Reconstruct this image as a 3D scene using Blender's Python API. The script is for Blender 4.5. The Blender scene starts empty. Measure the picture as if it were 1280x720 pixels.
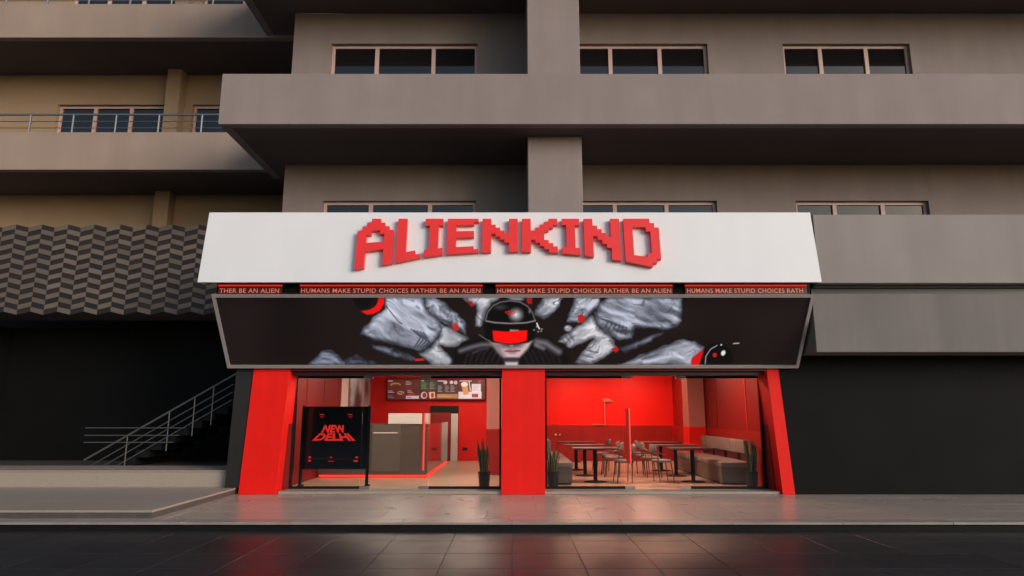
import bpy, bmesh, math, random
import numpy as np
from mathutils import Vector, Matrix
random.seed(7); np.random.seed(7)
R = math.radians
scene = bpy.context.scene

# ------------------------------------------------------------------ camera
cam_data = bpy.data.cameras.new('camera'); cam = bpy.data.objects.new('camera', cam_data)
scene.collection.objects.link(cam); scene.camera = cam
cam.location = (0, 0, 1.55)
cam.rotation_euler = (R(90) + math.atan(157 / 827), 0, 0)
cam_data.sensor_width = 36; cam_data.lens = 36 * 827 / 1280
cam_data.clip_end = 2000; cam_data.clip_start = .05

# ------------------------------------------------------------------ light
SUN_EL, SUN_AZ = 17, 132          # low hazy light from the street side, behind the camera
world = bpy.data.worlds.new('World'); scene.world = world; world.use_nodes = True
wn = world.node_tree.nodes; wl = world.node_tree.links
sky = wn.new('ShaderNodeTexSky'); sky.sky_type = 'NISHITA'; sky.sun_disc = False
sky.sun_elevation = R(SUN_EL); sky.sun_rotation = R(SUN_AZ)
sky.dust_density = 1.5; sky.air_density = 1.0; sky.ozone_density = 1.0
wl.new(sky.outputs[0], wn['Background'].inputs[0]); wn['Background'].inputs[1].default_value = .13
sl = bpy.data.lights.new('sun', 'SUN'); sl.energy = 1.5; sl.angle = R(28); sl.color = (1, .93, .89)
sun = bpy.data.objects.new('sun', sl); scene.collection.objects.link(sun)
sd = Vector((math.sin(R(SUN_AZ)) * math.cos(R(SUN_EL)), math.cos(R(SUN_AZ)) * math.cos(R(SUN_EL)), math.sin(R(SUN_EL))))
sun.rotation_euler = (-sd).to_track_quat('-Z', 'Y').to_euler()
sun.location = (4, -20, 20)
vs = scene.view_settings
vs.view_transform = 'Standard'; vs.look = 'None'; vs.gamma = 1; vs.use_curve_mapping = False
vs.exposure = 0.2

# ------------------------------------------------------------------ helpers
C = scene.collection
ORG = {}
def worg(o): return ORG.get(o.name, Vector((0, 0, 0))) if o else Vector((0, 0, 0))
def tag(o, label=None, cat=None, group=None, kind=None):
    if label: o['label'] = label
    if cat: o['category'] = cat
    if group: o['group'] = group
    if kind: o['kind'] = kind
    return o
def empty(name, loc, label=None, cat=None, group=None, kind=None):
    o = bpy.data.objects.new(name, None); C.objects.link(o); o.location = loc
    o.empty_display_size = .2
    ORG[o.name] = Vector(loc)
    return tag(o, label, cat, group, kind)
def link(name, me, mat, parent=None, loc=(0, 0, 0)):
    o = bpy.data.objects.new(name, me); C.objects.link(o)
    if mat: me.materials.append(mat)
    o.parent = parent; o.location = Vector(loc) - worg(parent)
    ORG[o.name] = Vector(loc)
    return o
def mk(name, verts, faces, mat, parent=None, smooth=False, bevel=0, seg=1):
    """verts in world space; origin is put at the base centre"""
    v = np.array(verts, float)
    o = Vector(((v[:, 0].min() + v[:, 0].max()) / 2, (v[:, 1].min() + v[:, 1].max()) / 2, v[:, 2].min()))
    v = v - np.array(o)
    me = bpy.data.meshes.new(name); me.from_pydata([tuple(p) for p in v], [], faces)
    bm = bmesh.new(); bm.from_mesh(me)
    bmesh.ops.recalc_face_normals(bm, faces=bm.faces)
    if bevel: bmesh.ops.bevel(bm, geom=bm.edges[:], offset=bevel, segments=seg, affect='EDGES', profile=.6)
    bm.to_mesh(me); bm.free()
    if smooth: me.polygons.foreach_set('use_smooth', [True] * len(me.polygons))
    return link(name, me, mat, parent, o)
BF = [(0, 3, 2, 1), (4, 5, 6, 7), (0, 1, 5, 4), (1, 2, 6, 5), (2, 3, 7, 6), (3, 0, 4, 7)]
def bv(x0, x1, y0, y1, z0, z1):
    return [(x0, y0, z0), (x1, y0, z0), (x1, y1, z0), (x0, y1, z0), (x0, y0, z1), (x1, y0, z1), (x1, y1, z1), (x0, y1, z1)]
def box(name, x0, x1, y0, y1, z0, z1, mat, parent=None, bevel=0, seg=1):
    return mk(name, bv(x0, x1, y0, y1, z0, z1), BF, mat, parent, bevel=bevel, seg=seg)
def hexa(name, bot, top, mat, parent=None, bevel=0):
    return mk(name, bot + top, BF, mat, parent, bevel=bevel)
class MB:
    def __init__(s): s.v = []; s.f = []
    def add(s, v, f):
        n = len(s.v); s.v += [tuple(p) for p in v]; s.f += [tuple(i + n for i in q) for q in f]; return s
    def box(s, *a): return s.add(bv(*a), BF)
    def tube(s, pts, r, n=8, cap=True):
        pts = [Vector(p) for p in pts]; rr = r if hasattr(r, '__len__') else [r] * len(pts)
        rings = []
        up = Vector((0, 0, 1))
        d0 = (pts[1] - pts[0]).normalized()
        a = d0.cross(up)
        if a.length < 1e-3: a = Vector((1, 0, 0))
        a.normalize()
        for i, p in enumerate(pts):
            d = (pts[min(i + 1, len(pts) - 1)] - pts[max(i - 1, 0)]).normalized()
            a = (a - d * a.dot(d)).normalized(); b = d.cross(a)
            rings.append([p + (a * math.cos(t) + b * math.sin(t)) * rr[i] for t in [2 * math.pi * k / n for k in range(n)]])
        v = [q for g in rings for q in g]; f = []
        for i in range(len(pts) - 1):
            for k in range(n):
                f.append((i * n + k, i * n + (k + 1) % n, (i + 1) * n + (k + 1) % n, (i + 1) * n + k))
        if cap: f.append(tuple(range(n - 1, -1, -1))); f.append(tuple((len(pts) - 1) * n + k for k in range(n)))
        return s.add(v, f)
    def lathe(s, prof, cx, cy, n=20):
        v = []; f = []
        for (r, z) in prof:
            for k in range(n):
                t = 2 * math.pi * k / n; v.append((cx + r * math.cos(t), cy + r * math.sin(t), z))
        for i in range(len(prof) - 1):
            for k in range(n):
                f.append((i * n + k, i * n + (k + 1) % n, (i + 1) * n + (k + 1) % n, (i + 1) * n + k))
        f.append(tuple(range(n - 1, -1, -1))); f.append(tuple((len(prof) - 1) * n + k for k in range(n)))
        return s.add(v, f)
    def build(s, name, mat, parent=None, smooth=False, bevel=0, seg=1):
        return mk(name, s.v, s.f, mat, parent, smooth, bevel, seg)
def prismx(name, prof, x0, x1, mat, parent=None):
    n = len(prof)
    v = [(x0, y, z) for y, z in prof] + [(x1, y, z) for y, z in prof]
    f = [tuple(range(n)), tuple(range(2 * n - 1, n - 1, -1))] + [(i, (i + 1) % n, n + (i + 1) % n, n + i) for i in range(n)]
    return mk(name, v, f, mat, parent)
def copy_tree(o, parent=None):
    c = o.copy(); C.objects.link(c); c.parent = parent
    for ch in o.children: copy_tree(ch, c)
    return c
def autosmooth(o, ang=40):
    me = o.data; me.polygons.foreach_set('use_smooth', [True] * len(me.polygons))
    try: me.set_sharp_from_angle(angle=R(ang))
    except Exception: pass
    return o

# ------------------------------------------------------------------ materials
MATS = {}
def material(name, col, rough=.6, metal=0., var=.0, scale=3., bump=0., bscale=80., rvar=0., rnd=0., emit=None, estr=0., spec=.5, stain=0., streak=None, coat=0., attr=None, coords='Object'):
    m = bpy.data.materials.new(name); m.use_nodes = True; MATS[name] = m
    nt = m.node_tree; n = nt.nodes; l = nt.links; p = n['Principled BSDF']
    p.inputs['Roughness'].default_value = rough; p.inputs['Metallic'].default_value = metal
    p.inputs['Specular IOR Level'].default_value = spec
    p.inputs['Coat Weight'].default_value = coat
    src = None
    if coords == 'World':
        g = n.new('ShaderNodeNewGeometry'); vec = g.outputs['Position']
    else:
        tc = n.new('ShaderNodeTexCoord'); vec = tc.outputs['Object']
    def mix(f, a, b, blend='MIX'):
        x = n.new('ShaderNodeMix'); x.data_type = 'RGBA'; x.blend_type = blend
        if hasattr(f, 'links'): l.new(f, x.inputs[0])
        else: x.inputs[0].default_value = f
        for s, q in ((a, 6), (b, 7)):
            if hasattr(s, 'links'): l.new(s, x.inputs[q])
            else: x.inputs[q].default_value = (*s, 1)
        return x.outputs[2]
    def noise(sc, det=4, vecin=None, map_=None):
        t = n.new('ShaderNodeTexNoise'); t.inputs['Scale'].default_value = sc; t.inputs['Detail'].default_value = det
        v = vecin or vec
        if map_:
            mp = n.new('ShaderNodeMapping'); mp.inputs['Scale'].default_value = map_; l.new(v, mp.inputs[0]); v = mp.outputs[0]
        l.new(v, t.inputs['Vector']); return t.outputs['Fac']
    def ramp(f, a, b):
        r = n.new('ShaderNodeMapRange'); l.new(f, r.inputs[0]); r.inputs[1].default_value = a; r.inputs[2].default_value = b; return r.outputs[0]
    c = tuple(col)
    if attr:
        a = n.new('ShaderNodeAttribute'); a.attribute_name = attr; src = a.outputs['Color']
    elif var:
        f = noise(scale, 6)
        src = mix(ramp(f, .22, .78), tuple(x * (1 - var) for x in c), tuple(min(1, x * (1 + var)) for x in c))
    else: src = None
    if streak:
        f = noise(1., 5, map_=streak[1])
        src = mix(ramp(f, .35, .75), src or c, tuple(x * (1 - streak[0]) for x in c))
    if stain:
        f = noise(.7, 8)
        src = mix(ramp(f, .55, .8), src or c, tuple(x * (1 - stain) for x in c))
    if rnd:
        oi = n.new('ShaderNodeObjectInfo')
        r = n.new('ShaderNodeMapRange'); l.new(oi.outputs['Random'], r.inputs[0]); r.inputs[3].default_value = 1 - rnd; r.inputs[4].default_value = 1 + rnd
        cc = n.new('ShaderNodeCombineColor'); [l.new(r.outputs[0], cc.inputs[i]) for i in range(3)]
        src = mix(1., src or c, cc.outputs[0], 'MULTIPLY')
    if src: l.new(src, p.inputs['Base Color'])
    else: p.inputs['Base Color'].default_value = (*c, 1)
    if rvar:
        f = noise(scale * 1.7, 2)
        r = n.new('ShaderNodeMapRange'); l.new(f, r.inputs[0]); r.inputs[1].default_value = .2; r.inputs[2].default_value = .8
        r.inputs[3].default_value = max(.02, rough - rvar); r.inputs[4].default_value = rough + rvar; l.new(r.outputs[0], p.inputs['Roughness'])
    if bump:
        f = noise(bscale, 4); b = n.new('ShaderNodeBump'); b.inputs['Strength'].default_value = bump; b.inputs['Distance'].default_value = .01
        l.new(f, b.inputs['Height']); l.new(b.outputs[0], p.inputs['Normal'])
    if estr:
        if attr: l.new(src, p.inputs['Emission Color'])
        else: p.inputs['Emission Color'].default_value = (*(emit or c), 1)
        p.inputs['Emission Strength'].default_value = estr
    return m
def glass_mat(name, tint=(.9, .93, .93), boost=1.0):
    m = bpy.data.materials.new(name); m.use_nodes = True; nt = m.node_tree; n = nt.nodes; l = nt.links
    n.remove(n['Principled BSDF'])
    t = n.new('ShaderNodeBsdfTransparent'); t.inputs[0].default_value = (*tint, 1)
    g = n.new('ShaderNodeBsdfGlossy'); g.inputs['Roughness'].default_value = .01
    fr = n.new('ShaderNodeFresnel'); fr.inputs[0].default_value = 1.33
    x = n.new('ShaderNodeMixShader'); l.new(fr.outputs[0], x.inputs[0]); l.new(t.outputs[0], x.inputs[1]); l.new(g.outputs[0], x.inputs[2])
    l.new(x.outputs[0], n['Material Output'].inputs[0]); return m

M_taupe = material('taupe_stucco', (.262, .217, .211), .85, var=.10, scale=1.2, bump=.3, bscale=45, streak=(.10, (2.6, 2.6, .3)), coords='World')
M_tan = material('tan_stucco', (.34, .235, .15), .85, var=.08, scale=1.2, bump=.25, bscale=60, coords='World')
M_tan2 = material('tan_parapet', (.33, .25, .205), .85, var=.07, scale=1.2, bump=.25, bscale=60, streak=(.12, (2, 2, .12)), coords='World')
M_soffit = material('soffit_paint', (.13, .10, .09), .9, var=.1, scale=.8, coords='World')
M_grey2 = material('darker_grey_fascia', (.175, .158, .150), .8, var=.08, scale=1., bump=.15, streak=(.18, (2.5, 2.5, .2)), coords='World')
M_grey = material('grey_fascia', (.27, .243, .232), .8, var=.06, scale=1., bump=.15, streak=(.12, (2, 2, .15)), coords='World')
M_white = material('white_sign_panel', (.77, .775, .80), .42, var=.025, scale=.9, rvar=.06, streak=(.05, (1.2, 1, .3)))
M_red = material('red_paint', (.86, .009, .004), .58, var=.09, scale=1.6, rvar=.12, streak=(.10, (4, 4, .5)), bump=.05, bscale=120, spec=.25)
M_redw = material('red_wall', (.80, .012, .008), .5, var=.05, scale=1.5, spec=.3)
M_redshade = material('shaded_red_side_wall', (.24, .008, .007), .45, var=.1, scale=1.5, spec=.3)  # red wall colour darkened, standing in for the side walls being less lit
M_redd = material('dark_red_wainscot', (.33, .012, .008), .4, var=.12, scale=2, streak=(.2, (1, 1, .2)))
M_dred = material('dark_red_frame', (.20, .008, .006), .45)
M_hdr = material('near_black_red_header', (.028, .006, .005), .5)
M_pink = material('pale_pink_plaster', (.48, .19, .165), .6, var=.05)
M_lred = material('red_sign_letter', (.83, .032, .030), .38, var=.07, scale=3, rvar=.05)
M_black = material('black_paint', (.0055, .0055, .0055), .75, var=.25, scale=1.2, spec=.14)
M_pil = material('charcoal_pilaster_paint', (.022, .021, .020), .6, var=.15, scale=2, spec=.25)
M_dark = material('charcoal_metal', (.03, .03, .032), .45, metal=.3, var=.1)
M_blackg = material('gloss_black', (.008, .008, .009), .15)
M_steel = material('brushed_steel', (.55, .54, .53), .32, metal=1., var=.06, scale=6)
M_alu = material('aluminium_trim', (.56, .53, .52), .38, metal=.6, var=.05, scale=5)
M_rail = material('stainless_rail', (.42, .40, .38), .3, metal=.9)
M_frame = material('pink_window_frame', (.60, .42, .39), .55, var=.06)
M_pane = material('window_pane', (.012, .011, .013), .04, spec=.75)
M_curt = material('dark_room', (.02, .018, .02), .9)
M_porch = material('porch_stone', (.44, .36, .295), .30, var=.05, scale=1.1, rvar=.05, rnd=.05, streak=(.06, (.5, 5, 1)), coords='World')
M_nose = material('porch_edge_stone', (.33, .28, .24), .35, var=.15, scale=3, rnd=.08)
M_riser = material('dark_step_riser', (.010, .010, .011), .7, var=.2, spec=.15)
M_road = material('dark_paving_stone', (.030, .029, .030), .40, var=.2, scale=1.3, rvar=.05, rnd=.15, streak=(.3, (.9, 9, 1)), spec=.4, coords='World')
M_joint = material('paving_joint', (.12, .115, .11), .7, var=.2)
M_gran = material('speckled_granite', (.36, .295, .24), .5, var=.2, scale=60, coords='World')
M_gdark = material('dark_kerb_stone', (.085, .075, .068), .55, var=.2, scale=6)
M_cl = material('chevron_light', (.135, .102, .078), .6, rnd=.2, var=.06)
M_cd = material('chevron_dark', (.016, .012, .012), .6, rnd=.3)
M_floor = material('shop_floor_stone', (.44, .32, .23), .32, var=.05, scale=1.2, coords='World')
M_ceil = material('shop_ceiling', (.6, .55, .5), .8)
M_taupeg = material('gloss_taupe_laminate', (.125, .10, .082), .12, var=.06, spec=.8, coat=.6)
M_wlam = material('white_laminate', (.75, .72, .68), .3)
M_glass = glass_mat('clear_glass')
M_seat = material('grey_upholstery', (.23, .185, .175), .7, var=.1, scale=8, bump=.2, bscale=40)
M_benchs = material('bench_panel', (.13, .115, .095), .45, var=.08)
M_tab = material('dark_table_top', (.075, .05, .045), .3, var=.2, streak=(.2, (6, .6, 1)))
M_chrome = material('chair_metal', (.16, .14, .13), .3, metal=.8)
M_pot = material('black_pot', (.012, .011, .010), .4)
M_leaf = material('snake_leaf', (.05, .085, .03), .45, var=.45, scale=14, rnd=.2)
M_leafe = material('snake_leaf_edge', (.26, .24, .08), .5)
M_soil = material('soil', (.03, .02, .014), .9)
M_ledr = material('red_led', (.9, .02, .01), .5, emit=(1, .03, .015), estr=1.5)
M_tglow = material('red_ticker_glow', (.5, .02, .015), .5, emit=(1, .03, .02), estr=.55)  # glow standing in for ticker light caught by the fascia underside
M_ledb = material('ticker_board_dark_red', (.05, .003, .003), .5, emit=(.35, .006, .006), estr=.05)
M_ledl = material('soft_light_line', (.8, .7, .6), .5, emit=(1, .85, .7), estr=.6)
M_ledt = material('ticker_text', (.55, .16, .11), .5, emit=(1, .22, .13), estr=.30)
M_lamp = material('lamp_diffuser', (.9, .9, .9), .5, emit=(1, .74, .57), estr=55)
M_lampr = material('reddish_lamp_diffuser', (.9, .8, .7), .5, emit=(1, .52, .34), estr=74)
M_scr = material('screen_text_red', (.8, .02, .01), .5, emit=(1, .03, .02), estr=.32)
M_rails = material('dull_stair_rail', (.20, .19, .175), .4, metal=.7)
M_scrd = material('screen_black', (.006, .006, .007), .12)
M_hand = material('red_handle', (.80, .05, .035), .3)
M_print = material('banner_print', (1, 1, 1), .5, attr='print', estr=.42, spec=.15)
M_menu = material('menu_print', (1, 1, 1), .4, attr='print', estr=.35)
M_post = material('poster_print', (1, 1, 1), .4, attr='print')

# ------------------------------------------------------------------ painter for flat prints (colour per point of a fine grid)
def s2l(c): c = np.asarray(c, float) / 255.; return np.where(c <= .04045, c / 12.92, ((c + .055) / 1.055) ** 2.4)
class Painter:
    def __init__(s, X, Y, bg): s.X = X; s.Y = Y; s.col = np.tile(np.array(bg, float), (X.size, 1))
    def sdf(s, poly):
        P = np.array(poly, float); d = np.full(s.X.shape, 1e9); ins = np.zeros(s.X.shape, bool)
        for i in range(len(P)):
            a = P[i]; b = P[(i + 1) % len(P)]; e = b - a
            wx = s.X - a[0]; wy = s.Y - a[1]; t = np.clip((wx * e[0] + wy * e[1]) / (e @ e + 1e-9), 0, 1)
            d = np.minimum(d, (wx - e[0] * t) ** 2 + (wy - e[1] * t) ** 2)
            c = ((a[1] <= s.Y) != (b[1] <= s.Y))
            with np.errstate(divide='ignore', invalid='ignore'):
                xi = a[0] + (s.Y - a[1]) / (b[1] - a[1] + 1e-12) * (b[0] - a[0])
            ins ^= (c & (s.X < xi))
        d = np.sqrt(d); return np.where(ins, d, -d)
    def over(s, a, c): a = a[:, None]; s.col = s.col * (1 - a) + np.asarray(c) * a
    def fill(s, poly, c, soft=.7, alpha=1.):
        d = s.sdf(poly); s.over(np.clip(d / soft * .5 + .5, 0, 1) * alpha, c)
    def ell(s, cx, cy, rx, ry, c, soft=.15, alpha=1., rot=0):
        x = s.X - cx; y = s.Y - cy; k, q = math.cos(rot), math.sin(rot)
        r = np.hypot((x * k + y * q) / rx, (-x * q + y * k) / ry)
        s.over(np.clip((1 - r) / soft, 0, 1) * alpha, c)
    def line(s, pts, w, c, alpha=1., soft=.6):
        d = np.full(s.X.shape, 1e9)
        for a, b in zip(pts[:-1], pts[1:]):
            a = np.array(a, float); b = np.array(b, float); e = b - a
            wx = s.X - a[0]; wy = s.Y - a[1]; t = np.clip((wx * e[0] + wy * e[1]) / (e @ e + 1e-9), 0, 1)
            d = np.minimum(d, np.hypot(wx - e[0] * t, wy - e[1] * t))
        s.over(np.clip((w - d) / soft + .5, 0, 1) * alpha, c)
    def n2(s, x, y, seed):
        xi = np.floor(x).astype(int); yi = np.floor(y).astype(int); fx = x - xi; fy = y - yi
        fx = fx * fx * (3 - 2 * fx); fy = fy * fy * (3 - 2 * fy)
        def h(a, b):
            v = (a * 374761393 + b * 668265263 + seed * 974711) & 0x7fffffff; v = ((v ^ (v >> 13)) * 1274126177) & 0x7fffffff
            return ((v ^ (v >> 16)) & 0xffff) / 65535.
        return (h(xi, yi) * (1 - fx) + h(xi + 1, yi) * fx) * (1 - fy) + (h(xi, yi + 1) * (1 - fx) + h(xi + 1, yi + 1) * fx) * fy
    def cloth(s, poly, ang, c=(198, 205, 221), dark=(26, 27, 36), fold=1., L=10., W=3., rim=7., seed=1, lit=(.25, -.9), grid=0.):
        X0, Y0 = s.X, s.Y
        s.X = X0 + 3.2 * (s.n2(X0 / 9, Y0 / 9, seed + 21) - .5) + 1.4 * (s.n2(X0 / 3.5, Y0 / 3.5, seed + 22) - .5)
        s.Y = Y0 + 3.2 * (s.n2(X0 / 9, Y0 / 9, seed + 23) - .5) + 1.4 * (s.n2(X0 / 3.5, Y0 / 3.5, seed + 24) - .5)
        d = s.sdf(poly); s.X, s.Y = X0, Y0; a = np.clip(d / .8 * .5 + .5, 0, 1)
        k, q = math.cos(ang), math.sin(ang)
        u = s.X * k + s.Y * q; v = -s.X * q + s.Y * k
        wu = u + 2.4 * (s.n2(u / 16, v / 16, seed + 6) - .5) * 2
        wv = v + 4.0 * (s.n2(u / 15, v / 15, seed + 5) - .5) * 2
        def hgt(a_, b_):
            h_ = 1.5 * s.n2(a_ / (L * 1.2), b_ / (W * 2.8), seed) + .5 * s.n2(a_ / (L * .6), b_ / (W * 1.4), seed + 1)
            return h_ + .15 * s.n2(a_ / (L * .25), b_ / (W * .7), seed + 3)
        f = np.clip((hgt(wu, wv + 1.1) - hgt(wu, wv - 1.1)) * fold * 1.0, -.4, .3)
        def crease(a_, b_, q_):
            n_ = np.abs(s.n2(a_ / (L * 1.3), b_ / (W * 2.2), seed + q_) - .5); m_ = s.n2(a_ / 14, b_ / 9, seed + q_ + 1)
            return np.clip(1 - n_ / .06, 0, 1) * np.clip((m_ - .5) * 4, 0, 1)
        cr = np.maximum(crease(wu, wv, 7), crease(wu + 40, wv * 1.2 + 17, 9)); hl = crease(wu, wv + 1.4, 7)
        big = s.n2(s.X / 22, s.Y / 22, seed + 2)
        P = np.array(poly); cx, cy = P.mean(0); ext = max(np.ptp(P[:, 0]), np.ptp(P[:, 1])) / 2
        dirl = ((s.X - cx) * lit[0] + (s.Y - cy) * lit[1]) / ext
        rimf = np.clip(.18 + d / rim, 0, 1) ** .8
        sh = (.86 + .17 * dirl + .34 * (big - .5) + f + .14 * hl) * rimf * (1 - .62 * fold * cr)
        if grid:
            g = np.minimum(np.abs((u / grid) % 1 - .5), np.abs((v / grid) % 1 - .5)); sh = sh * (1 - .13 * (g > .43))
        sh = np.clip(sh, 0, 1.2)[:, None]
        s.col = s.col * (1 - a[:, None]) + (np.array(dark) * (1 - sh) + np.array(c) * sh) * a[:, None]
def print_grid(name, P00, P10, P01, nx, ny, paint, mat, parent, thick=None):
    """rectangular sheet: P00 top-left, P10 top-right, P01 bottom-left; paint(u,v)->sRGB"""
    P00, P10, P01 = map(lambda p: np.array(p, float), (P00, P10, P01))
    u, v = np.meshgrid(np.linspace(0, 1, nx), np.linspace(0, 1, ny)); u = u.ravel(); v = v.ravel()
    pts = P00 + u[:, None] * (P10 - P00) + v[:, None] * (P01 - P00)
    col = s2l(np.clip(paint(u, v), 0, 255))
    o = (P10 + P01) / 2; o[2] = min(P00[2], P01[2])
    me = bpy.data.meshes.new(name); me.vertices.add(nx * ny); me.vertices.foreach_set('co', (pts - o).ravel())
    i = np.arange(nx * ny).reshape(ny, nx)
    q = np.stack([i[1:, :-1], i[1:, 1:], i[:-1, 1:], i[:-1, :-1]], -1).reshape(-1, 4)
    me.loops.add(q.size); me.loops.foreach_set('vertex_index', q.ravel())
    me.polygons.add(len(q)); me.polygons.foreach_set('loop_start', np.arange(len(q)) * 4); me.polygons.foreach_set('loop_total', np.full(len(q), 4))
    me.update(); me.validate()
    ca = me.color_attributes.new('print', 'FLOAT_COLOR', 'POINT')
    ca.data.foreach_set('color', np.hstack([col, np.ones((len(col), 1))]).ravel())
    return link(name, me, mat, parent, tuple(o))
_font = None
def text_mesh(name, s, mat, parent, fn, bold=.02, depth=.004, spacing=1.0):
    """flat lettering; fn maps unit text coords (x 0..1, y 0..1) to world points on the surface, then a second argument lifts it"""
    cu = bpy.data.curves.new('lettering_curve', 'FONT'); cu.body = s; cu.offset = bold; cu.space_character = spacing; cu.resolution_u = 3
    t = bpy.data.objects.new('lettering_curve', cu); C.objects.link(t)
    dg = bpy.context.evaluated_depsgraph_get(); me = bpy.data.meshes.new_from_object(t.evaluated_get(dg))
    vs_ = [tuple(v.co) for v in me.vertices]; fs = [tuple(p.vertices) for p in me.polygons]
    bpy.data.objects.remove(t); bpy.data.curves.remove(cu); bpy.data.meshes.remove(me)
    a = np.array(vs_); mn = a.min(0); mx = a.max(0); b = (a - mn) / np.maximum(mx - mn, 1e-6)
    return mk(name, [fn(x, y) for x, y in b[:, :2]], fs, mat, parent)

# ================================================================== THE SETTING
g = box('ground', -300, 300, -300, 300, -.6, -.165, M_gdark); tag(g, kind='structure')
pav = box('pavement', -16, 16, -2, 10.1, -.16, -.126, M_joint); tag(pav, kind='structure')
# dark stone tiles 0.8 m square, in straight rows; far rows beside the step, then towards the camera
tile_me = None
for j in range(9):
    for i in range(-14, 14):
        x0 = i * .8; y0 = 10.09 - (j + 1) * .8
        if j > 4 and abs(i) > 8: continue
        if tile_me is None:
            t = box('tile', x0 + .0045, x0 + .7955, y0 + .0045, y0 + .7955, -.125, -.118, M_road, pav, bevel=.0025); tile_me = t.data
            base = t.location.copy(); bx0, by0 = x0, y0
        else:
            t = bpy.data.objects.new('tile', tile_me); C.objects.link(t); t.parent = pav
            t.location = base + Vector((x0 - bx0, y0 - by0, random.uniform(-.0008, .0008)))
            t.rotation_euler = (random.uniform(-.0012, .0012), random.uniform(-.0012, .0012), random.choice((0, math.pi)))
# porch: pale stone slabs behind a pale nosing and a dark riser
porch = box('porch_floor', -16, 16, 10.14, 22.5, -.45, -.012, M_gdark); tag(porch, kind='structure')
box('step_riser', -16, 16, 10.105, 10.14, -.13, -.035, M_riser, porch)
for k in range(20):
    x0 = -16 + k * 1.6
    box('edge_stone', x0 + .002, x0 + 1.598, 10.06, 10.36, -.034, 0, M_nose, porch, bevel=.004)
ys = [10.363, 11.2, 12.05, 12.9, 13.75]
for r_ in range(4):
    for k in range(21):
        x0 = -16.4 + k * 1.6 + (.8 if r_ % 2 else 0)
        box('slab', x0 + .0025, x0 + 1.5975, ys[r_] + .0025, ys[r_ + 1] - .0025, -.02, random.uniform(-.001, .001), M_porch, porch, bevel=.002)
# raised entrance platform and plinth on the left
plat = box('entrance_platform', -16, -5.42, 10.42, 13.6, .001, .085, M_gdark); tag(plat, kind='structure')
for k in range(9):
    x1 = -5.415 - k * 1.2
    for j, (a, b) in enumerate(((10.41, 11.5), (11.503, 12.6), (12.603, 13.595))):
        box('slab', x1 - 1.197, x1, a, b, .086, .12, M_gran, plat, bevel=.003)
pl = box('entrance_plinth', -16, -5.63, 13.62, 17.0, .001, .41, M_gdark); tag(pl, kind='structure')
for k in range(8):
    x1 = -5.625 - k * 1.3
    box('slab', x1 - 1.297, x1, 13.6, 14.85, .411, .44, M_gran, pl, bevel=.003)
    box('facing_stone', x1 - 1.297, x1, 13.598, 13.619, .121, .405, M_gran, pl)

# ================================================================== MAIN BUILDING
b = empty('apartment_building', (4, 14.3, 0), 'taupe stuccoed apartment block with deep balconies above the red shop', 'building')
XR = 18
def wall_with_holes(name, x0, x1, z0, z1, y0, y1, holes, mat, parent):
    m = MB(); xs = sorted({x0, x1, *[h[0] for h in holes], *[h[1] for h in holes]}); zs = sorted({z0, z1, *[h[2] for h in holes], *[h[3] for h in holes]})
    def solid(i, j):
        if i < 0 or j < 0 or i >= len(xs) - 1 or j >= len(zs) - 1: return False
        cx = (xs[i] + xs[i + 1]) / 2; cz = (zs[j] + zs[j + 1]) / 2
        return not any(h[0] < cx < h[1] and h[2] < cz < h[3] for h in holes)
    for i in range(len(xs) - 1):
        for j in range(len(zs) - 1):
            if not solid(i, j): continue
            a, c_, d, e = xs[i], xs[i + 1], zs[j], zs[j + 1]
            m.add([(a, y0, d), (c_, y0, d), (c_, y0, e), (a, y0, e)], [(0, 1, 2, 3)])
            m.add([(a, y1, d), (c_, y1, d), (c_, y1, e), (a, y1, e)], [(3, 2, 1, 0)])
            if not solid(i - 1, j): m.add([(a, y0, d), (a, y1, d), (a, y1, e), (a, y0, e)], [(3, 2, 1, 0)])
            if not solid(i + 1, j): m.add([(c_, y0, d), (c_, y1, d), (c_, y1, e), (c_, y0, e)], [(0, 1, 2, 3)])
            if not solid(i, j - 1): m.add([(a, y0, d), (c_, y0, d), (c_, y1, d), (a, y1, d)], [(3, 2, 1, 0)])
            if not solid(i, j + 1): m.add([(a, y0, e), (c_, y0, e), (c_, y1, e), (a, y1, e)], [(0, 1, 2, 3)])
    return m.build(name, mat, parent)
def window(parent, x0, x1, z0, z1, yw, mull, fr=.07, rec=.10, mat=M_frame):
    """frame in a reveal, mullions, panes as sub-parts"""
    m = MB(); y0, y1 = yw + rec, yw + rec + .07
    m.box(x0 + .002, x0 + fr, y0, y1, z0 + .002, z1 - .002); m.box(x1 - fr, x1 - .002, y0, y1, z0 + .002, z1 - .002)
    m.box(x0 + fr + .0005, x1 - fr - .0005, y0, y1, z1 - fr, z1 - .002); m.box(x0 + fr + .0005, x1 - fr - .0005, y0, y1, z0 + .002, z0 + fr)
    for q in mull: m.box(q - .045, q + .045, y0 - .012, y1 - .002, z0 + fr + .001, z1 - fr - .001)
    w = m.build('window', mat, parent)
    e = [x0 + fr] + list(mull) + [x1 - fr]
    for a, c_ in zip(e[:-1], e[1:]):
        box('pane', a + .003, c_ - .003, y0 + .035, y0 + .041, z0 + fr, z1 - fr, M_pane, w)
    return w
win = [(-4.27, -.81, (-3.2, -1.86)), (1.16, 4.62, (2.33, 3.5)), (6.4, 9.4, (7.31, 8.4)), (12.4, 15, (13.3, 14.2))]
floors = [(4.6, 7.12, 5.2, 6.27), (7.4, 10.88, 8.0, 10.15)]     # wall z0,z1, window z0,z1
for z0, z1, w0, w1 in floors:
    wall_with_holes('wall', -5.17, XR, z0, z1 + .05, 14.3, 14.6, [(a, c_, w0, w1) for a, c_, _ in win], M_taupe, b)
    for a, c_, mu in win: window(b, a, c_, w0, w1, 14.3, mu)
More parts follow.
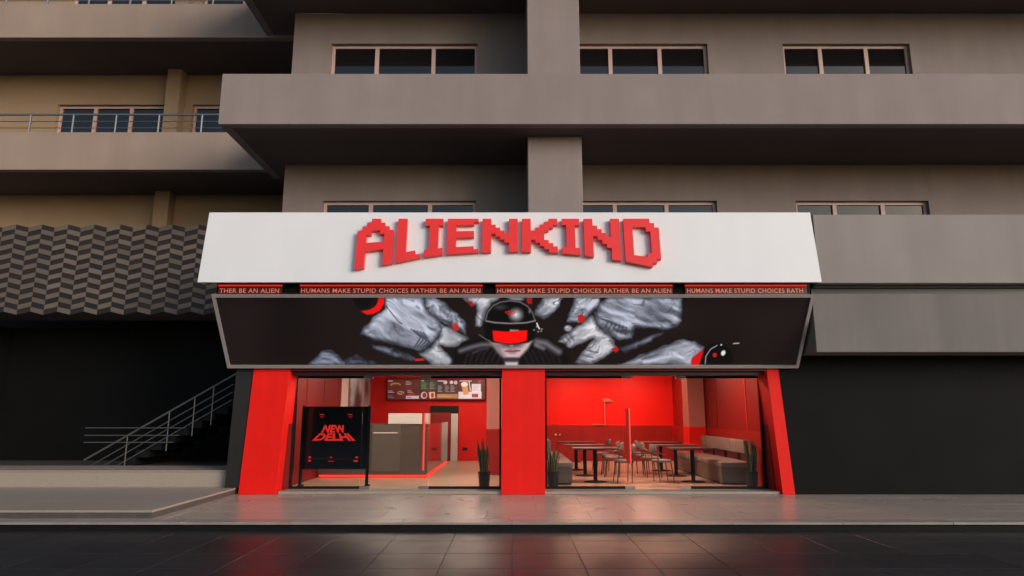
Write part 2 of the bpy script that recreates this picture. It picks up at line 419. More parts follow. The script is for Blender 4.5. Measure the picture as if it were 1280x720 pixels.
box('side_wall', -5.17, -4.9, 14.602, 20, 3.9, 14.5, M_taupe, b)
box('back_wall', -4.89, XR, 17.5, 17.8, 4.4, 14.5, M_curt, b)
# balconies: slab, parapet
def balcony(zs, zt, x0, x1, yf, slab_t=.22, mat=M_taupe):
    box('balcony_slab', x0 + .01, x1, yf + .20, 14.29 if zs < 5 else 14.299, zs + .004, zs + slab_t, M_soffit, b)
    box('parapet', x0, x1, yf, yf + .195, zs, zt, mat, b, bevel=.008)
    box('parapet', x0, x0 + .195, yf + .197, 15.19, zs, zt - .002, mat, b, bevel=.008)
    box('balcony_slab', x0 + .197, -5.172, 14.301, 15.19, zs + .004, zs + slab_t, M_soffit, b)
balcony(7.12, 8.19, -5.76, XR, 12.13)
balcony(10.93, 12.0, -6.2, XR, 12.13)
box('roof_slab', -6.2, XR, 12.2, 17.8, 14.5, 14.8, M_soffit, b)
for z0, z1 in ((4.6, 7.118), (7.34, 10.928)):
    box('pillar', .32, 1.42, 12.70, 14.298, z0, z1, M_taupe, b, bevel=.012)
# first floor slab with parapet and lower fascia on the right of the shop sign
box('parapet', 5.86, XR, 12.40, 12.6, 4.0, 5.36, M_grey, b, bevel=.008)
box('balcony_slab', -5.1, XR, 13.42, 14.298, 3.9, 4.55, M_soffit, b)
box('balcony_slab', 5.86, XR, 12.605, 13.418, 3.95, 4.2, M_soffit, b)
box('shadow_gap', 5.83, XR, 12.68, 13.4, 3.832, 3.948, M_dark, b)
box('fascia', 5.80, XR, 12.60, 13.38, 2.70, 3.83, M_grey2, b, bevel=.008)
hexa('ground_floor_wall', [(5.519, 13.42, .002), (XR, 13.42, .002), (XR, 13.7, .002), (5.519, 13.7, .002)], [(5.364, 13.42, 2.5), (XR, 13.42, 2.5), (XR, 13.7, 2.5), (5.364, 13.7, 2.5)], M_black, b)
box('ground_floor_wall', 5.364, XR, 13.421, 13.7, 2.502, 3.89, M_black, b)
box('side_wall', -5.62, -5.36, 13.72, 17.4, .002, 3.89, M_black, b)

# ================================================================== LEFT WING
w = empty('tan_wing_building', (-9, 17.1, 0), 'tan stuccoed wing with railed balconies set back at the left', 'building')
YL, YW = 15.2, 17.1
lw = [(-8.86, -6.6, (-7.7,)), (-12.6, -9.56, (-11.6, -10.6))]
for z0, z1, w0, w1 in ((4.0, 7.36, 4.4, 6.2), (7.36, 10.88, 7.7, 9.98), (10.88, 14.4, 11.2, 13.5)):
    wall_with_holes('wall', -16, -5.2, z0, z1 - .002, YW, YW + .25, [(a, c_, w0, w1) for a, c_, _ in lw], M_tan, w)
    for a, c_, mu in lw: window(w, a, c_, w0, w1, YW, mu)
    box('pilaster', -9.47, -9.08, YW - .34, YW - .002, z0 + .3, z1 - .004, M_tan, w, bevel=.01)
box('back_wall', -16, -5.2, 19.4, 19.6, .45, 14.4, M_curt, w)
for zs, zt in ((7.35, 8.32), (10.86, 11.8)):
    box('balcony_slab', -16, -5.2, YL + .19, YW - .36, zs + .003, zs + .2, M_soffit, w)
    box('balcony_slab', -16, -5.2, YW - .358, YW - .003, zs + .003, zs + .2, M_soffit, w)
    box('parapet', -16, -5.2, YL, YL + .185, zs, zt, M_tan2, w, bevel=.008)
    rl = MB().tube([(-16, YL + .09, zt + .50), (-5.25, YL + .09, zt + .50)], .028, 10)
    rl = autosmooth(rl.build('handrail', M_rail, w))
    for dz in (.15, .32):
        autosmooth(MB().tube([(-16, YL + .09, zt + dz), (-5.25, YL + .09, zt + dz)], .012, 8).build('rail', M_rail, rl))
    for k in range(8):
        x = -7.66 - 1.06 * (k - 2)
        autosmooth(MB().tube([(x, YL + .09, zt - .02), (x, YL + .09, zt + .485)], .024, 8).build('post', M_rail, rl))
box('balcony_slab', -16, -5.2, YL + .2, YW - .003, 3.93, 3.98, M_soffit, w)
# dark lobby under the wing
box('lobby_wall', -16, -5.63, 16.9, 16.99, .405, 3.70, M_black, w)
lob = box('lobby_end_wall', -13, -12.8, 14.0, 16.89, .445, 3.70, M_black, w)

# chevron clad screen
ch = empty('chevron_screen', (-9, 15.2, 3.8), 'chevron patterned screen of beige and dark tiles left of the white sign', 'wall cladding')
box('backing', -12.8, -5.25, 15.20, 15.36, 3.9, 5.90, M_dark, ch)
cw, th_, sh = .31, .1165, .075
far = {True: MB(), False: MB()}
for i in range(25):
    x0 = -5.28 - (i + 1) * cw; dirn = 1 if i % 2 else -1
    for k in range(18):
        z0 = 3.80 + k * th_; light = (k + i) % 2 == 0
        a = z0 + (0 if dirn > 0 else sh); c_ = z0 + (sh if dirn > 0 else 0)
        hi = th_ - .004; d0 = 15.165 if light else 15.178
        vv = [(x, y, z + q) for q in (0, hi) for x, y, z in ((x0 + .002, d0, a), (x0 + cw - .002, d0, c_), (x0 + cw - .002, 15.198, c_), (x0 + .002, 15.198, a))]
        if 1 < i < 18: mk('tile', vv, BF, M_cl if light else M_cd, ch)
        else: far[light].add(vv, BF)
for q in (True, False): tag(far[q].build('tiles', M_cl if q else M_cd, ch), kind='stuff')

# staircase in the dark lobby
sc = empty('staircase', (-7, 15.6, .44), 'dark stone flight of steps rising to the right in the lobby', 'staircase')
for k in range(15):
    x0 = -8.6 + k * .28
    if x0 > -5.75: break
    box('step', x0, min(x0 + .285, -5.64), 15.05, 16.6, .442 + k * .158, .442 + (k + 1) * .158 - .002, M_riser, sc)
sr = empty('stair_railing', (-7, 14.98, .6), 'steel stair railing with sloping bars left of the black pilaster', 'railing')
def railz(x, off): return 1.50 + (x + 7.78) * .59 + off
for off, r_ in ((0, .021), (-.21, .011), (-.38, .011), (-.55, .011)):
    xs_ = (-9.4, -5.66) if off == 0 else (-9.4, -6.25)
    autosmooth(MB().tube([(x, 14.98, railz(x, off)) for x in xs_], r_, 8).build('rail', M_rails, sr))
for x in (-8.5, -7.62, -7.08, -6.68):
    autosmooth(MB().tube([(x, 14.98, railz(x, .0)), (x, 14.98, railz(x, -.85))], .014, 8).build('post', M_rails, sr))
for k, z in enumerate((1.24, 1.08, .93)):
    autosmooth(MB().tube([(-9.4, 14.9, z), (-7.2 - .12 * k, 14.9, z)], .011, 8).build('rail', M_rails, sr))

# ================================================================== SHOPFRONT
sf = empty('shopfront', (.05, 13.5, 0), 'glossy red painted shopfront surround with three piers', 'shopfront')
def pier(xb0, xb1, xt0, xt1, y0, y1, z0, z1, mat):
    return hexa('pier', [(xb0, y0, z0), (xb1, y0, z0), (xb1, y1, z0), (xb0, y1, z0)], [(xt0, y0, z1), (xt1, y0, z1), (xt1, y1, z1), (xt0, y1, z1)], mat, sf, bevel=.006)
pier(-5.335, -4.60, -5.20, -4.47, 13.40, 13.98, .002, 2.50, M_red)
pier(-.215, .645, -.20, .66, 13.40, 13.98, .002, 2.50, M_red)
pier(5.27, 5.515, 5.12, 5.36, 13.40, 13.98, .002, 2.50, M_red)
pl_ = pier(-5.62, -5.34, -5.56, -5.205, 13.43, 13.71, .123, 2.6, M_pil); pl_['label'] = 'black painted pilaster beside the left red pier'
for x0, x1 in ((-4.46, -.205), (.665, 5.115)):
    box('header', x0, x1, 13.55, 13.97, 2.32, 2.50, M_hdr, sf)
    box('header_trim', x0, x1, 13.42, 13.545, 2.40, 2.50, M_dred, sf)
    box('threshold', x0 - .12, x1 + .13, 13.46, 14.2, .002, .05, M_gran, sf, bevel=.004)
# side liners of the openings
for x0, x1 in ((-4.597, -4.53), (5.19, 5.262)):
    box('jamb', x0, x1, 13.70, 13.97, .051, 2.31, M_dred, sf)

# glazing
def fixed(x0, x1, label):
    t = empty('shop_window', ((x0 + x1) / 2, 13.95, .05), label, 'window')
    box('pane', x0 + .012, x1 - .012, 13.945, 13.955, .10, 2.305, M_glass, t)
    box('bottom_rail', x0 + .004, x1 - .004, 13.925, 13.975, .051, .10, M_blackg, t)
    box('top_rail', x0 + .004, x1 - .004, 13.93, 13.97, 2.275, 2.318, M_blackg, t)
    return t
t = fixed(-4.53, -3.10, 'fixed shop window in front of the black display board')
box('edge_rail', -4.529, -4.47, 13.92, 13.98, .102, 2.27, M_blackg, t)
t = fixed(-1.70, -.21, 'fixed shop window by the middle pier with plant behind')
box('edge_rail', -.262, -.222, 13.92, 13.98, .102, 2.27, M_blackg, t)
t = fixed(.66, 2.30, 'fixed shop window right of the middle pier before the tables')
box('edge_rail', .668, .72, 13.92, 13.98, .102, 2.27, M_blackg, t)
t = fixed(3.63, 5.19, 'fixed shop window in front of the long grey bench')
box('edge_rail', 5.13, 5.185, 13.92, 13.98, .102, 2.27, M_blackg, t)
def door(x0, x1, hx, hz0, hz1, label):
    t = empty('glass_door', ((x0 + x1) / 2, 13.95, .05), label, 'door')
    p = box('pane', x0 + .006, x1 - .006, 13.943, 13.955, .075, 2.30, M_glass, t)
    for a, c_ in ((x0 + .004, x0 + .2), (x1 - .2, x1 - .004)):
        box('patch_fitting', a, c_, 13.93, 13.968, .052, .10, M_steel, t)
        box('patch_fitting', a, c_, 13.93, 13.968, 2.27, 2.315, M_steel, t)
    h = MB().tube([(hx, 13.88, hz0), (hx, 13.88, hz1)], .033, 14)
    h = autosmooth(h.build('pull_handle', M_hand, t))
    for z in (hz0 + .12, hz1 - .12):
        autosmooth(MB().tube([(hx, 13.90, z), (hx, 13.942, z)], .012, 8).build('standoff', M_steel, h))
    h2 = autosmooth(MB().tube([(hx - .02, 14.02, hz0), (hx - .02, 14.02, hz1)], .02, 12).build('pull_handle', M_hand, t))
door(-3.10, -1.70, -1.815, .42, 1.56, 'frameless glass door with red bar handle before the counter')
door(2.30, 3.63, 2.40, .55, 1.66, 'frameless glass door with red bar handle between the tables')

# ================================================================== SIGN CANOPY
cn = empty('sign_canopy', (0, 12.9, 2.5), 'white sign canopy with red pixel letters above a dark photo banner', 'sign')
prismx('canopy_body', [(12.24, 3.985), (12.42, 5.35), (13.385, 5.35), (13.385, 2.505), (13.315, 2.505), (12.40, 3.72), (12.40, 3.985)], -5.63, 5.67, M_dark, cn)
# the fascia leans back: bottom (Y 12.12, z 3.96) to top (Y 12.35, z 5.39)
def fas(x, z, off=0.):
    f = (z - 3.96) / 1.43; return (x, 12.12 + .23 * f - off, z + off * .16)
v = [fas(-5.88, 3.96), fas(5.79, 3.96), fas(5.79, 5.39), fas(-5.88, 5.39)]
v2 = [(x, y + .07, z) for x, y, z in v]
fp = mk('fascia_panel', v + v2, [(0, 1, 2, 3), (7, 6, 5, 4), (0, 4, 5, 1), (1, 5, 6, 2), (2, 6, 7, 3), (3, 7, 4, 0)], M_white, cn, bevel=.006)
LET = {
 'A': '...##...|..####..|.######.|###..###|##....##|##....##|########|########|##....##|##....##|##....##|##....##',
 'L': '##...|##...|##...|##...|##...|##...|##...|##...|####.|#####',
 'I': '####|####|.##.|.##.|.##.|.##.|.##.|.##.|.##.|####|####',
 'E': '#######|######.|##.....|##.....|######.|######.|##.....|##.....|##.....|######.|#######',
 'D': '######..|#######.|##...###|##....##|##....##|##....##|##....##|##....##|##...###|#######.|######..'}
def cols(spec, rows=11):
    g_ = [['.'] * len(spec) for _ in range(rows)]
    for i, rs in enumerate(spec):
        for a, c_ in rs:
            for r_ in range(a, c_ + 1): g_[r_][i] = '#'
    return '|'.join(''.join(r_) for r_ in g_)
F_ = [(0, 10)]
LET['N'] = cols([F_, F_, [(2, 4)], [(3, 5)], [(4, 6)], [(5, 7)], F_, F_])
LET['K'] = cols([F_, F_, [(4, 6)], [(3, 7)], [(2, 8)], [(1, 3), (7, 9)], [(0, 2), (8, 10)], [(0, 1), (9, 10)]])
spans = [('A', -2.94, -2.255), ('L', -2.18, -1.735), ('I', -1.655, -1.315), ('E', -1.23, -.64), ('N', -.565, .11), ('K', .19, .865), ('I', .95, 1.285), ('N', 1.37, 2.05), ('D', 2.13, 2.80)]
bx_ = [-2.94, -2.22, -1.73, -1.3, -.64, .15, .86, 1.29, 2.04, 2.81]; bz_ = [4.175, 4.30, 4.41, 4.475, 4.52, 4.535, 4.51, 4.465, 4.35, 4.19]
for chr_, x0, x1 in spans:
    rows = LET[chr_].split('|'); nr = len(rows); nc = len(rows[0]); m = MB()
    def pt(i, j, off):
        x = x0 + (x1 - x0) * i / nc; zb = float(np.interp(x, bx_, bz_)); z = 5.205 + (zb - 5.205) * j / nr
        return fas(x, z, off)
    on = lambda i, j: 0 <= j < nr and 0 <= i < nc and rows[j][i] == '#'
    O0, O1 = .012, .105
    for j in range(nr):
        for i in range(nc):
            if not on(i, j): continue
            m.add([pt(i, j, O1), pt(i + 1, j, O1), pt(i + 1, j + 1, O1), pt(i, j + 1, O1)], [(3, 2, 1, 0)])
            m.add([pt(i, j, O0), pt(i + 1, j, O0), pt(i + 1, j + 1, O0), pt(i, j + 1, O0)], [(0, 1, 2, 3)])
            for di, dj, e in ((-1, 0, ((i, j), (i, j + 1))), (1, 0, ((i + 1, j + 1), (i + 1, j))), (0, -1, ((i + 1, j), (i, j))), (0, 1, ((i, j + 1), (i + 1, j + 1)))):
                if not on(i + di, j + dj):
                    (a, c_), (d, e_) = e
                    m.add([pt(a, c_, O1), pt(d, e_, O1), pt(d, e_, O0), pt(a, c_, O0)], [(0, 1, 2, 3)])
    lo = m.build('letter', M_lred, fp)
    bm = bmesh.new(); bm.from_mesh(lo.data); bmesh.ops.remove_doubles(bm, verts=bm.verts, dist=1e-4); bmesh.ops.recalc_face_normals(bm, faces=bm.faces); bm.to_mesh(lo.data); bm.free()
# running ticker boards in the recess under the fascia
MSG = 'HUMANS MAKE STUPID CHOICES RATHER BE AN ALIEN'
for x0, x1, s_, tx0, tx1 in ((-5.58, -4.37, 'THER BE AN ALIEN', -5.55, -4.42), (-4.03, -.56, MSG, -4.0, -.60), (-.31, 3.05, MSG, -.28, 3.02), (3.29, 5.60, 'HUMANS MAKE STUPID CHOICES RATH', 3.32, 5.52)):
    tb = box('ticker_board', x0, x1, 12.345, 12.385, 3.755, 3.925, M_ledb, cn)
    box('glow_strip', x0, x1, 12.33, 12.375, 3.932, 3.955, M_tglow, tb)  # added glowing strip in place of red ticker light reflected under the fascia
    text_mesh('lettering', s_, M_ledt, tb, lambda x, y, a=tx0, c_=tx1: (a + (c_ - a) * x, 12.341, 3.80 + .085 * y), bold=.006, spacing=1.08)
box('recess_back', -5.62, 5.66, 12.388, 12.398, 3.75, 3.98, M_black, cn)
# banner: photo print on a sloping board
BT, BB = (12.375, 3.735), (13.29, 2.495)
def paint_banner(u, v):
    k = 65.95 + (62.46 - 65.95) * v
    X = 640 + (-5.64 + u * 11.32) * k; Y = 371 + 86.5 * v
    p = Painter(X, Y, (27, 21, 21))
    p.col = p.col * (.8 + .4 * p.n2(X / 60, Y / 40, 9))[:, None]
    A = lambda pts: [(440 + a / 5.82, 366 + c_ / 5.82) for a, c_ in pts]
    H = lambda pts: [(560 + a / 7.2, 366 + c_ / 7.2) for a, c_ in pts]
    Z = lambda pts: [(660 + a / 4.923, 366 + c_ / 4.923) for a, c_ in pts]
    # figures behind, top centre
    p.cloth(H([(180, 20), (500, 20), (470, 60), (400, 95), (345, 170), (325, 260), (290, 315), (240, 300), (245, 120), (190, 90), (110, 50)]), .9, (196, 200, 212), L=14, W=4, seed=3, fold=.7)
    p.cloth(H([(480, 20), (700, 20), (690, 70), (640, 90), (560, 70)]), .2, (190, 196, 208), L=14, W=5, seed=4, fold=.5)
    p.cloth(H([(860, 20), (1045, 20), (1010, 120), (940, 185), (860, 235), (785, 195), (775, 150), (820, 90)]), -.3, seed=5, L=12, W=3.4)
    p.fill(H([(170, 70), (215, 80), (240, 120), (205, 125)]), (150, 30, 28)); p.fill(H([(700, 45), (760, 45), (755, 100), (720, 100)]), (165, 28, 28))
    # bottom-left sleeve
    p.cloth([(385, 456), (392, 447), (402, 438), (414, 437), (424, 443), (430, 450), (446, 452), (452, 458), (385, 459)], .2, (120, 130, 152), seed=6, L=9, W=2.2, grid=3)
    p.cloth([(430, 448), (446, 443), (456, 449), (470, 454), (470, 459), (432, 459)], .5, (80, 86, 100), seed=7, L=7, W=2.4)
    # left figure
    p.cloth(A([(560, 160), (640, 215), (760, 270), (860, 335), (760, 390), (640, 385), (690, 430), (745, 490), (745, 540), (600, 540), (470, 440), (560, 400), (640, 300)]), .75, (200, 206, 218), seed=11, L=13, W=4.5, fold=.7)
    p.cloth(A([(515, 20), (600, 30), (700, 85), (770, 145), (835, 215), (835, 310), (770, 280), (715, 255), (630, 195), (540, 130)]), .7, (165, 174, 194), seed=12, L=8, W=2.6)
    p.cloth(A([(240, 20), (515, 20), (550, 130), (640, 210), (660, 270), (600, 350), (500, 430), (430, 410), (330, 375), (160, 345), (50, 300), (90, 235), (190, 150), (235, 120)]), .55, (176, 185, 206), seed=13, L=16, W=3.4, fold=.75, grid=5)
    p.fill(A([(50, 290), (160, 335), (330, 372), (440, 415), (400, 430), (250, 400), (60, 340)]), (25, 22, 26), soft=5, alpha=.85)
    p.cloth(A([(140, 375), (300, 400), (470, 478), (430, 508), (280, 455), (170, 415)]), .4, (140, 148, 168), seed=14, L=8, W=2.5)
    for q in range(5): p.line(A([(430 + 22 * q, 262 + 6 * q), (500 + 20 * q, 320 + 14 * q), (455 + 20 * q, 392)]), .9, (52, 55, 68), alpha=.75, soft=1.2)
    p.line(A([(245, 95), (290, 150), (335, 205), (360, 220)]), .7, (30, 32, 42))
    p.fill(A([(205, 160), (262, 110), (300, 165), (345, 210)]), (205, 212, 226), soft=2, alpha=.7)
    p.ell(453, 371, 13, 17, (18, 16, 18))
    p.fill(A([(190, 20), (235, 20), (232, 80), (200, 130), (150, 152), (105, 156), (62, 132), (125, 122), (165, 100), (185, 70)]), (232, 24, 22))
    p.fill(A([(722, 238), (760, 214), (778, 258), (748, 277)]), (196, 42, 36)); p.fill(A([(452, 480), (520, 478), (530, 494), (460, 500)]), (190, 40, 36))
    # central shoulders
    p.fill(H([(20, 680), (60, 520), (180, 430), (330, 395), (800, 395), (950, 440), (1060, 520), (1110, 680)]), (17, 15, 17), soft=3)
    p.line(H([(110, 522), (200, 490), (300, 464), (380, 462)]), 2.6, (128, 128, 136), alpha=.75, soft=5)
    p.line(H([(230, 540), (300, 505), (360, 500)]), 1.2, (90, 90, 98), alpha=.6, soft=3)
    p.line(H([(800, 435), (880, 450), (950, 500), (1000, 530)]), 3.4, (140, 140, 150), alpha=.75, soft=6)
    p.line(H([(790, 470), (860, 500)]), 2.2, (170, 170, 178), alpha=.6, soft=4)
    for q in range(7):
        p.line(H([(150 + 48 * q, 640 - 8 * (q % 3)), (175 + 50 * q, 560 - 14 * (q % 2)), (215 + 46 * q, 520)]), 1.1, (58, 57, 64), alpha=.5, soft=3)
        p.line(H([(1010 - 48 * q, 640 - 8 * (q % 3)), (985 - 50 * q, 570 - 14 * (q % 2)), (940 - 44 * q, 520)]), 1.1, (58, 57, 64), alpha=.45, soft=3)
    # face
    p.fill(H([(380, 440), (760, 428), (720, 500), (680, 545), (640, 588), (500, 588), (455, 540), (415, 490)]), (196, 178, 184), soft=2)
    p.fill(H([(380, 440), (470, 450), (480, 520), (510, 590), (455, 540), (415, 490)]), (92, 82, 90), soft=5, alpha=.75)
    p.fill(H([(470, 445), (690, 440), (650, 478), (600, 488), (560, 492), (500, 480)]), (48, 34, 40), soft=4, alpha=.9)
    p.ell(*H([(572, 474)])[0], 3.4, 2.2, (150, 122, 126), soft=.6)
    p.fill(H([(510, 520), (560, 508), (585, 512), (610, 507), (652, 516), (600, 528), (560, 530)]), (150, 88, 98), soft=1.2)
    p.fill(H([(520, 530), (590, 530), (645, 522), (600, 548), (560, 550)]), (172, 116, 124), soft=1.2)
    p.line(H([(512, 523), (580, 529), (650, 519)]), .4, (60, 34, 42))
    p.fill(H([(495, 590), (640, 590), (640, 680), (505, 680)]), (60, 48, 54), soft=2); p.fill(H([(515, 625), (628, 625), (630, 660), (515, 660)]), (188, 182, 190), soft=1.5)
    # helmet
    p.fill(H([(330, 250), (350, 170), (400, 110), (470, 78), (560, 66), (650, 78), (720, 115), (765, 175), (790, 250), (785, 330), (770, 410), (725, 445), (560, 462), (400, 440), (345, 400), (328, 320)]), (14, 13, 15), soft=1.2)
    p.line(H([(338, 245), (356, 172), (405, 115), (472, 84), (560, 72), (648, 84), (716, 120), (760, 178), (782, 240)]), .8, (120, 122, 130), alpha=.8, soft=1.4)
    p.ell(*H([(612, 195)])[0], 11.5, 10.5, (232, 236, 242), soft=1.0, alpha=.95)
    p.ell(*H([(470, 130)])[0], 12, 5, (90, 92, 98), soft=1.0, alpha=.6); p.ell(*H([(735, 165)])[0], 2.5, 4, (150, 150, 158), soft=.9, alpha=.7)
    p.line(H([(345, 250), (420, 264), (560, 272), (700, 266), (785, 248)]), .9, (128, 126, 128), soft=.9)
    p.fill(H([(400, 336), (550, 346), (562, 334), (716, 334), (706, 428), (640, 446), (560, 456), (480, 446), (410, 428)]), (250, 16, 12))
    p.fill(H([(555, 326), (636, 328), (634, 337), (556, 342)]), (150, 146, 150), soft=.8)
    for a, c_, r_ in ((522, 172, 1.6), (545, 166, 1.7), (570, 170, 1.7), (592, 164, 1.5), (538, 184, 1.4), (560, 190, 1.9), (582, 184, 1.4), (600, 178, 1.2)): p.ell(*H([(a, c_)])[0], r_, r_ * .8, (206, 26, 34), soft=.4)
    p.line(H([(280, 372), (310, 395), (345, 418), (378, 430)]), .5, (150, 146, 146), soft=.9, alpha=.7)
    for a, c_ in ((800, 300), (822, 318), (845, 322), (812, 345), (838, 340), (775, 330)): p.ell(*H([(a, c_)])[0], 1.6, 1.3, (190, 194, 204), soft=.7, alpha=.8)
    p.line(H([(800, 270), (812, 300), (822, 318)]), .8, (220, 222, 228))
    # right figure
    p.cloth(Z([(285, 15), (455, 15), (425, 95), (355, 155), (315, 190), (235, 182), (245, 120), (275, 70)]), -.3, (168, 176, 194), seed=21, L=9, W=2.8)
    p.ell(*Z([(248, 216)])[0], 6.5, 5, (150, 152, 166), soft=.5); p.ell(*Z([(240, 208)])[0], 3, 2, (190, 192, 204), soft=.7)
    p.cloth(Z([(395, 125), (440, 205), (530, 285), (560, 340), (480, 400), (390, 445), (285, 440), (330, 370), (410, 280), (270, 340), (180, 295), (235, 240), (320, 190)]), -.55, (204, 209, 220), seed=22, L=12, W=4, fold=.75)
    for q in range(3): p.line(Z([(200 + 25 * q, 268 - 12 * q), (240 + 22 * q, 318 - 14 * q)]), .8, (70, 74, 88), alpha=.7, soft=1.5)
    for q in range(3): p.line(Z([(300 + 30 * q, 405 - 26 * q), (370 + 30 * q, 435 - 34 * q)]), .8, (70, 74, 88), alpha=.7, soft=1.5)
    p.cloth(Z([(560, 345), (650, 300), (770, 245), (850, 235), (760, 300), (610, 368)]), -.45, (120, 128, 146), seed=23, L=8, W=2.3)
    p.cloth(Z([(500, 15), (780, 15), (945, 20), (950, 175), (915, 210), (850, 228), (760, 215), (660, 210), (650, 285), (560, 290), (500, 260), (430, 200), (398, 120), (440, 60)]), .42, (172, 181, 201), seed=24, L=15, W=2.8, fold=.9, grid=5)
    p.fill(Z([(640, 215), (760, 222), (870, 232), (780, 250), (650, 290)]), (24, 22, 26), soft=5, alpha=.9)
    p.fill(Z([(720, 60), (860, 70), (900, 40), (830, 150), (720, 170), (690, 120)]), (60, 64, 78), soft=12, alpha=.6)
    for q in range(6): p.line(Z([(430 + 26 * q, 150 + 12 * q), (500 + 22 * q, 170 + 8 * q), (470 + 26 * q, 215 + 8 * q)]), .8, (58, 62, 76), alpha=.75, soft=1.2)
    p.fill(Z([(305, 140), (335, 128), (355, 150), (340, 182), (312, 178)]), (186, 36, 34)); p.fill(Z([(512, 345), (545, 328), (562, 352), (540, 368)]), (180, 34, 34))
    # lower right figure with helmet
    p.cloth(Z([(540, 450), (600, 425), (690, 378), (830, 328), (960, 280), (1040, 296), (1100, 345), (1040, 400), (1010, 460)]), -.25, (178, 186, 204), seed=26, L=14, W=3.2, fold=.6, grid=4)
    p.line(Z([(680, 400), (760, 360), (860, 325)]), 1.2, (60, 62, 74), alpha=.7, soft=2); p.line(Z([(700, 410), (800, 378)]), 1., (60, 62, 74), alpha=.6, soft=2)
    p.ell(*Z([(1160, 400)])[0], 22, 19, (12, 11, 12), soft=.1)
    p.fill(Z([(1008, 402), (1045, 372), (1085, 345), (1070, 395), (1050, 460), (1000, 460)]), (206, 20, 24))
    p.line(Z([(1090, 440), (1095, 390), (1125, 345), (1165, 322)]), .6, (150, 150, 154)); p.ell(*Z([(1190, 318)])[0], 1.6, 1.2, (225, 225, 228), soft=.5)
    p.ell(*Z([(1202, 370)])[0], 3.4, 4.6, (228, 230, 236), soft=.45, rot=.4); p.ell(*Z([(1150, 383)])[0], 3.4, 3.6, (190, 26, 26), soft=.4)
    p.line(Z([(1265, 310), (1300, 308)]), .6, (180, 180, 184))
    return p.col
bn = print_grid('banner', (-5.64, *BT), (5.68, *BT), (-5.64, *BB), 1100, 120, paint_banner, M_print, cn)
nrm = Vector((0, -(BT[1] - BB[1]), -(BB[0] - BT[0]))).normalized()
def bframe(xa, xb, fa, fb, pr=.03):
    pts = []
    for (x, f) in ((xa, fa), (xb, fa), (xb, fb), (xa, fb)):
        pts.append(Vector((x, BT[0] + (BB[0] - BT[0]) * f, BT[1] + (BB[1] - BT[1]) * f)))
    return mk('frame_bar', [p - nrm * .002 for p in pts] + [p + nrm * pr for p in pts], [(0, 3, 2, 1), (4, 5, 6, 7), (0, 1, 5, 4), (1, 2, 6, 5), (2, 3, 7, 6), (3, 0, 4, 7)], M_alu, bn)
bframe(-5.69, 5.73, -.032, .006); bframe(-5.69, 5.73, .99, 1.03)
bframe(-5.69, -5.63, .0062, .9898); bframe(5.67, 5.73, .0062, .9898)

# ================================================================== SHOP INTERIOR
fl = box('shop_floor', -4.75, 5.3, 14.2, 22, 0.001, .05, M_floor); tag(fl, kind='structure')
ce = box('shop_ceiling', -5.3, 5.5, 13.98, 22.2, 2.95, 3.1, M_ceil); tag(ce, kind='structure')
wb = box('shop_wall_back', -4.9, 5.5, 22.0, 22.2, 0.05, 2.949, M_redw); tag(wb, kind='structure')
box('wainscot', .67, 5.2, 21.97, 21.998, .052, 1.17, M_redd, wb)
box('wainscot', -1.72, -.62, 21.97, 21.998, .052, 1.17, M_redw, wb)
box('wainscot_cap', .67, 5.2, 21.955, 21.998, 1.172, 1.195, M_hand, wb)
wlf = box('shop_wall_left', -4.9, -4.66, 13.99, 21.99, 0.05, 2.949, M_redshade); tag(wlf, kind='structure')
wrt = box('shop_wall_right', 5.27, 5.5, 13.99, 21.99, 0.05, 2.949, M_redshade); tag(wrt, kind='structure')
box('wainscot', 5.245, 5.269, 14.0, 21.95, .052, 1.17, M_redd, wrt)
for y in (15.2, 16.6, 18.0): box('panel_joint', -4.658, -4.652, y, y + .02, .06, 2.9, M_dred, wlf)
for y in (15.1, 17.3): box('panel_joint', 5.256, 5.268, y, y + .03, 1.18, 2.9, M_hand if y < 16 else M_dred, wrt)
hw = box('shop_front_lintel', -5.3, 5.5, 13.99, 14.1, 2.505, 2.948, M_dred); tag(hw, kind='structure')
pt_ = empty('partition_wall', (0, 19, .05), 'pink topped red partition wall behind the middle pier', 'wall')
box('upper_panel', -.64, .65, 17.0, 21.96, 1.17, 2.945, M_pink, pt_); box('lower_panel', -.65, .66, 16.98, 21.96, .052, 1.168, M_redd, pt_)
cl = empty('interior_column', (5, 18.6, .05), 'pale pink column on the right shop wall with red base', 'column')
box('upper_panel', 4.80, 5.24, 18.3, 18.9, 1.2, 2.945, M_pink, cl); box('lower_panel', 4.79, 5.243, 18.29, 18.91, .052, 1.198, M_red, cl)
# ceiling lights
def ceil_light(x, y, lx, ly, label):
    t = empty('ceiling_light', (x, y, 2.9), label, 'light', 'ceiling light panels inside the shop')
    box('housing', x - lx / 2 - .03, x + lx / 2 + .03, y - ly / 2 - .03, y + ly / 2 + .03, 2.905, 2.948, M_wlam, t)
    box('diffuser', x - lx / 2, x + lx / 2, y - ly / 2, y + ly / 2, 2.893, 2.904, M_lampr if x > 0 else M_lamp, t)
for x, y, n_ in ((-3.2, 15.2, 'front left, over the display board'), (-1.2, 15.6, 'over the left entrance'), (-3.0, 18.6, 'over the counter'), (-1.2, 20.2, 'before the back doorway'),
                 (2.0, 15.4, 'over the tables by the middle pier'), (3.9, 15.4, 'over the table by the grey bench'), (2.0, 20.4, 'over the red cabinet'), (4.0, 20.4, 'at the back right')):
    ceil_light(x, y, .9, .3, 'white ceiling light panel ' + n_)
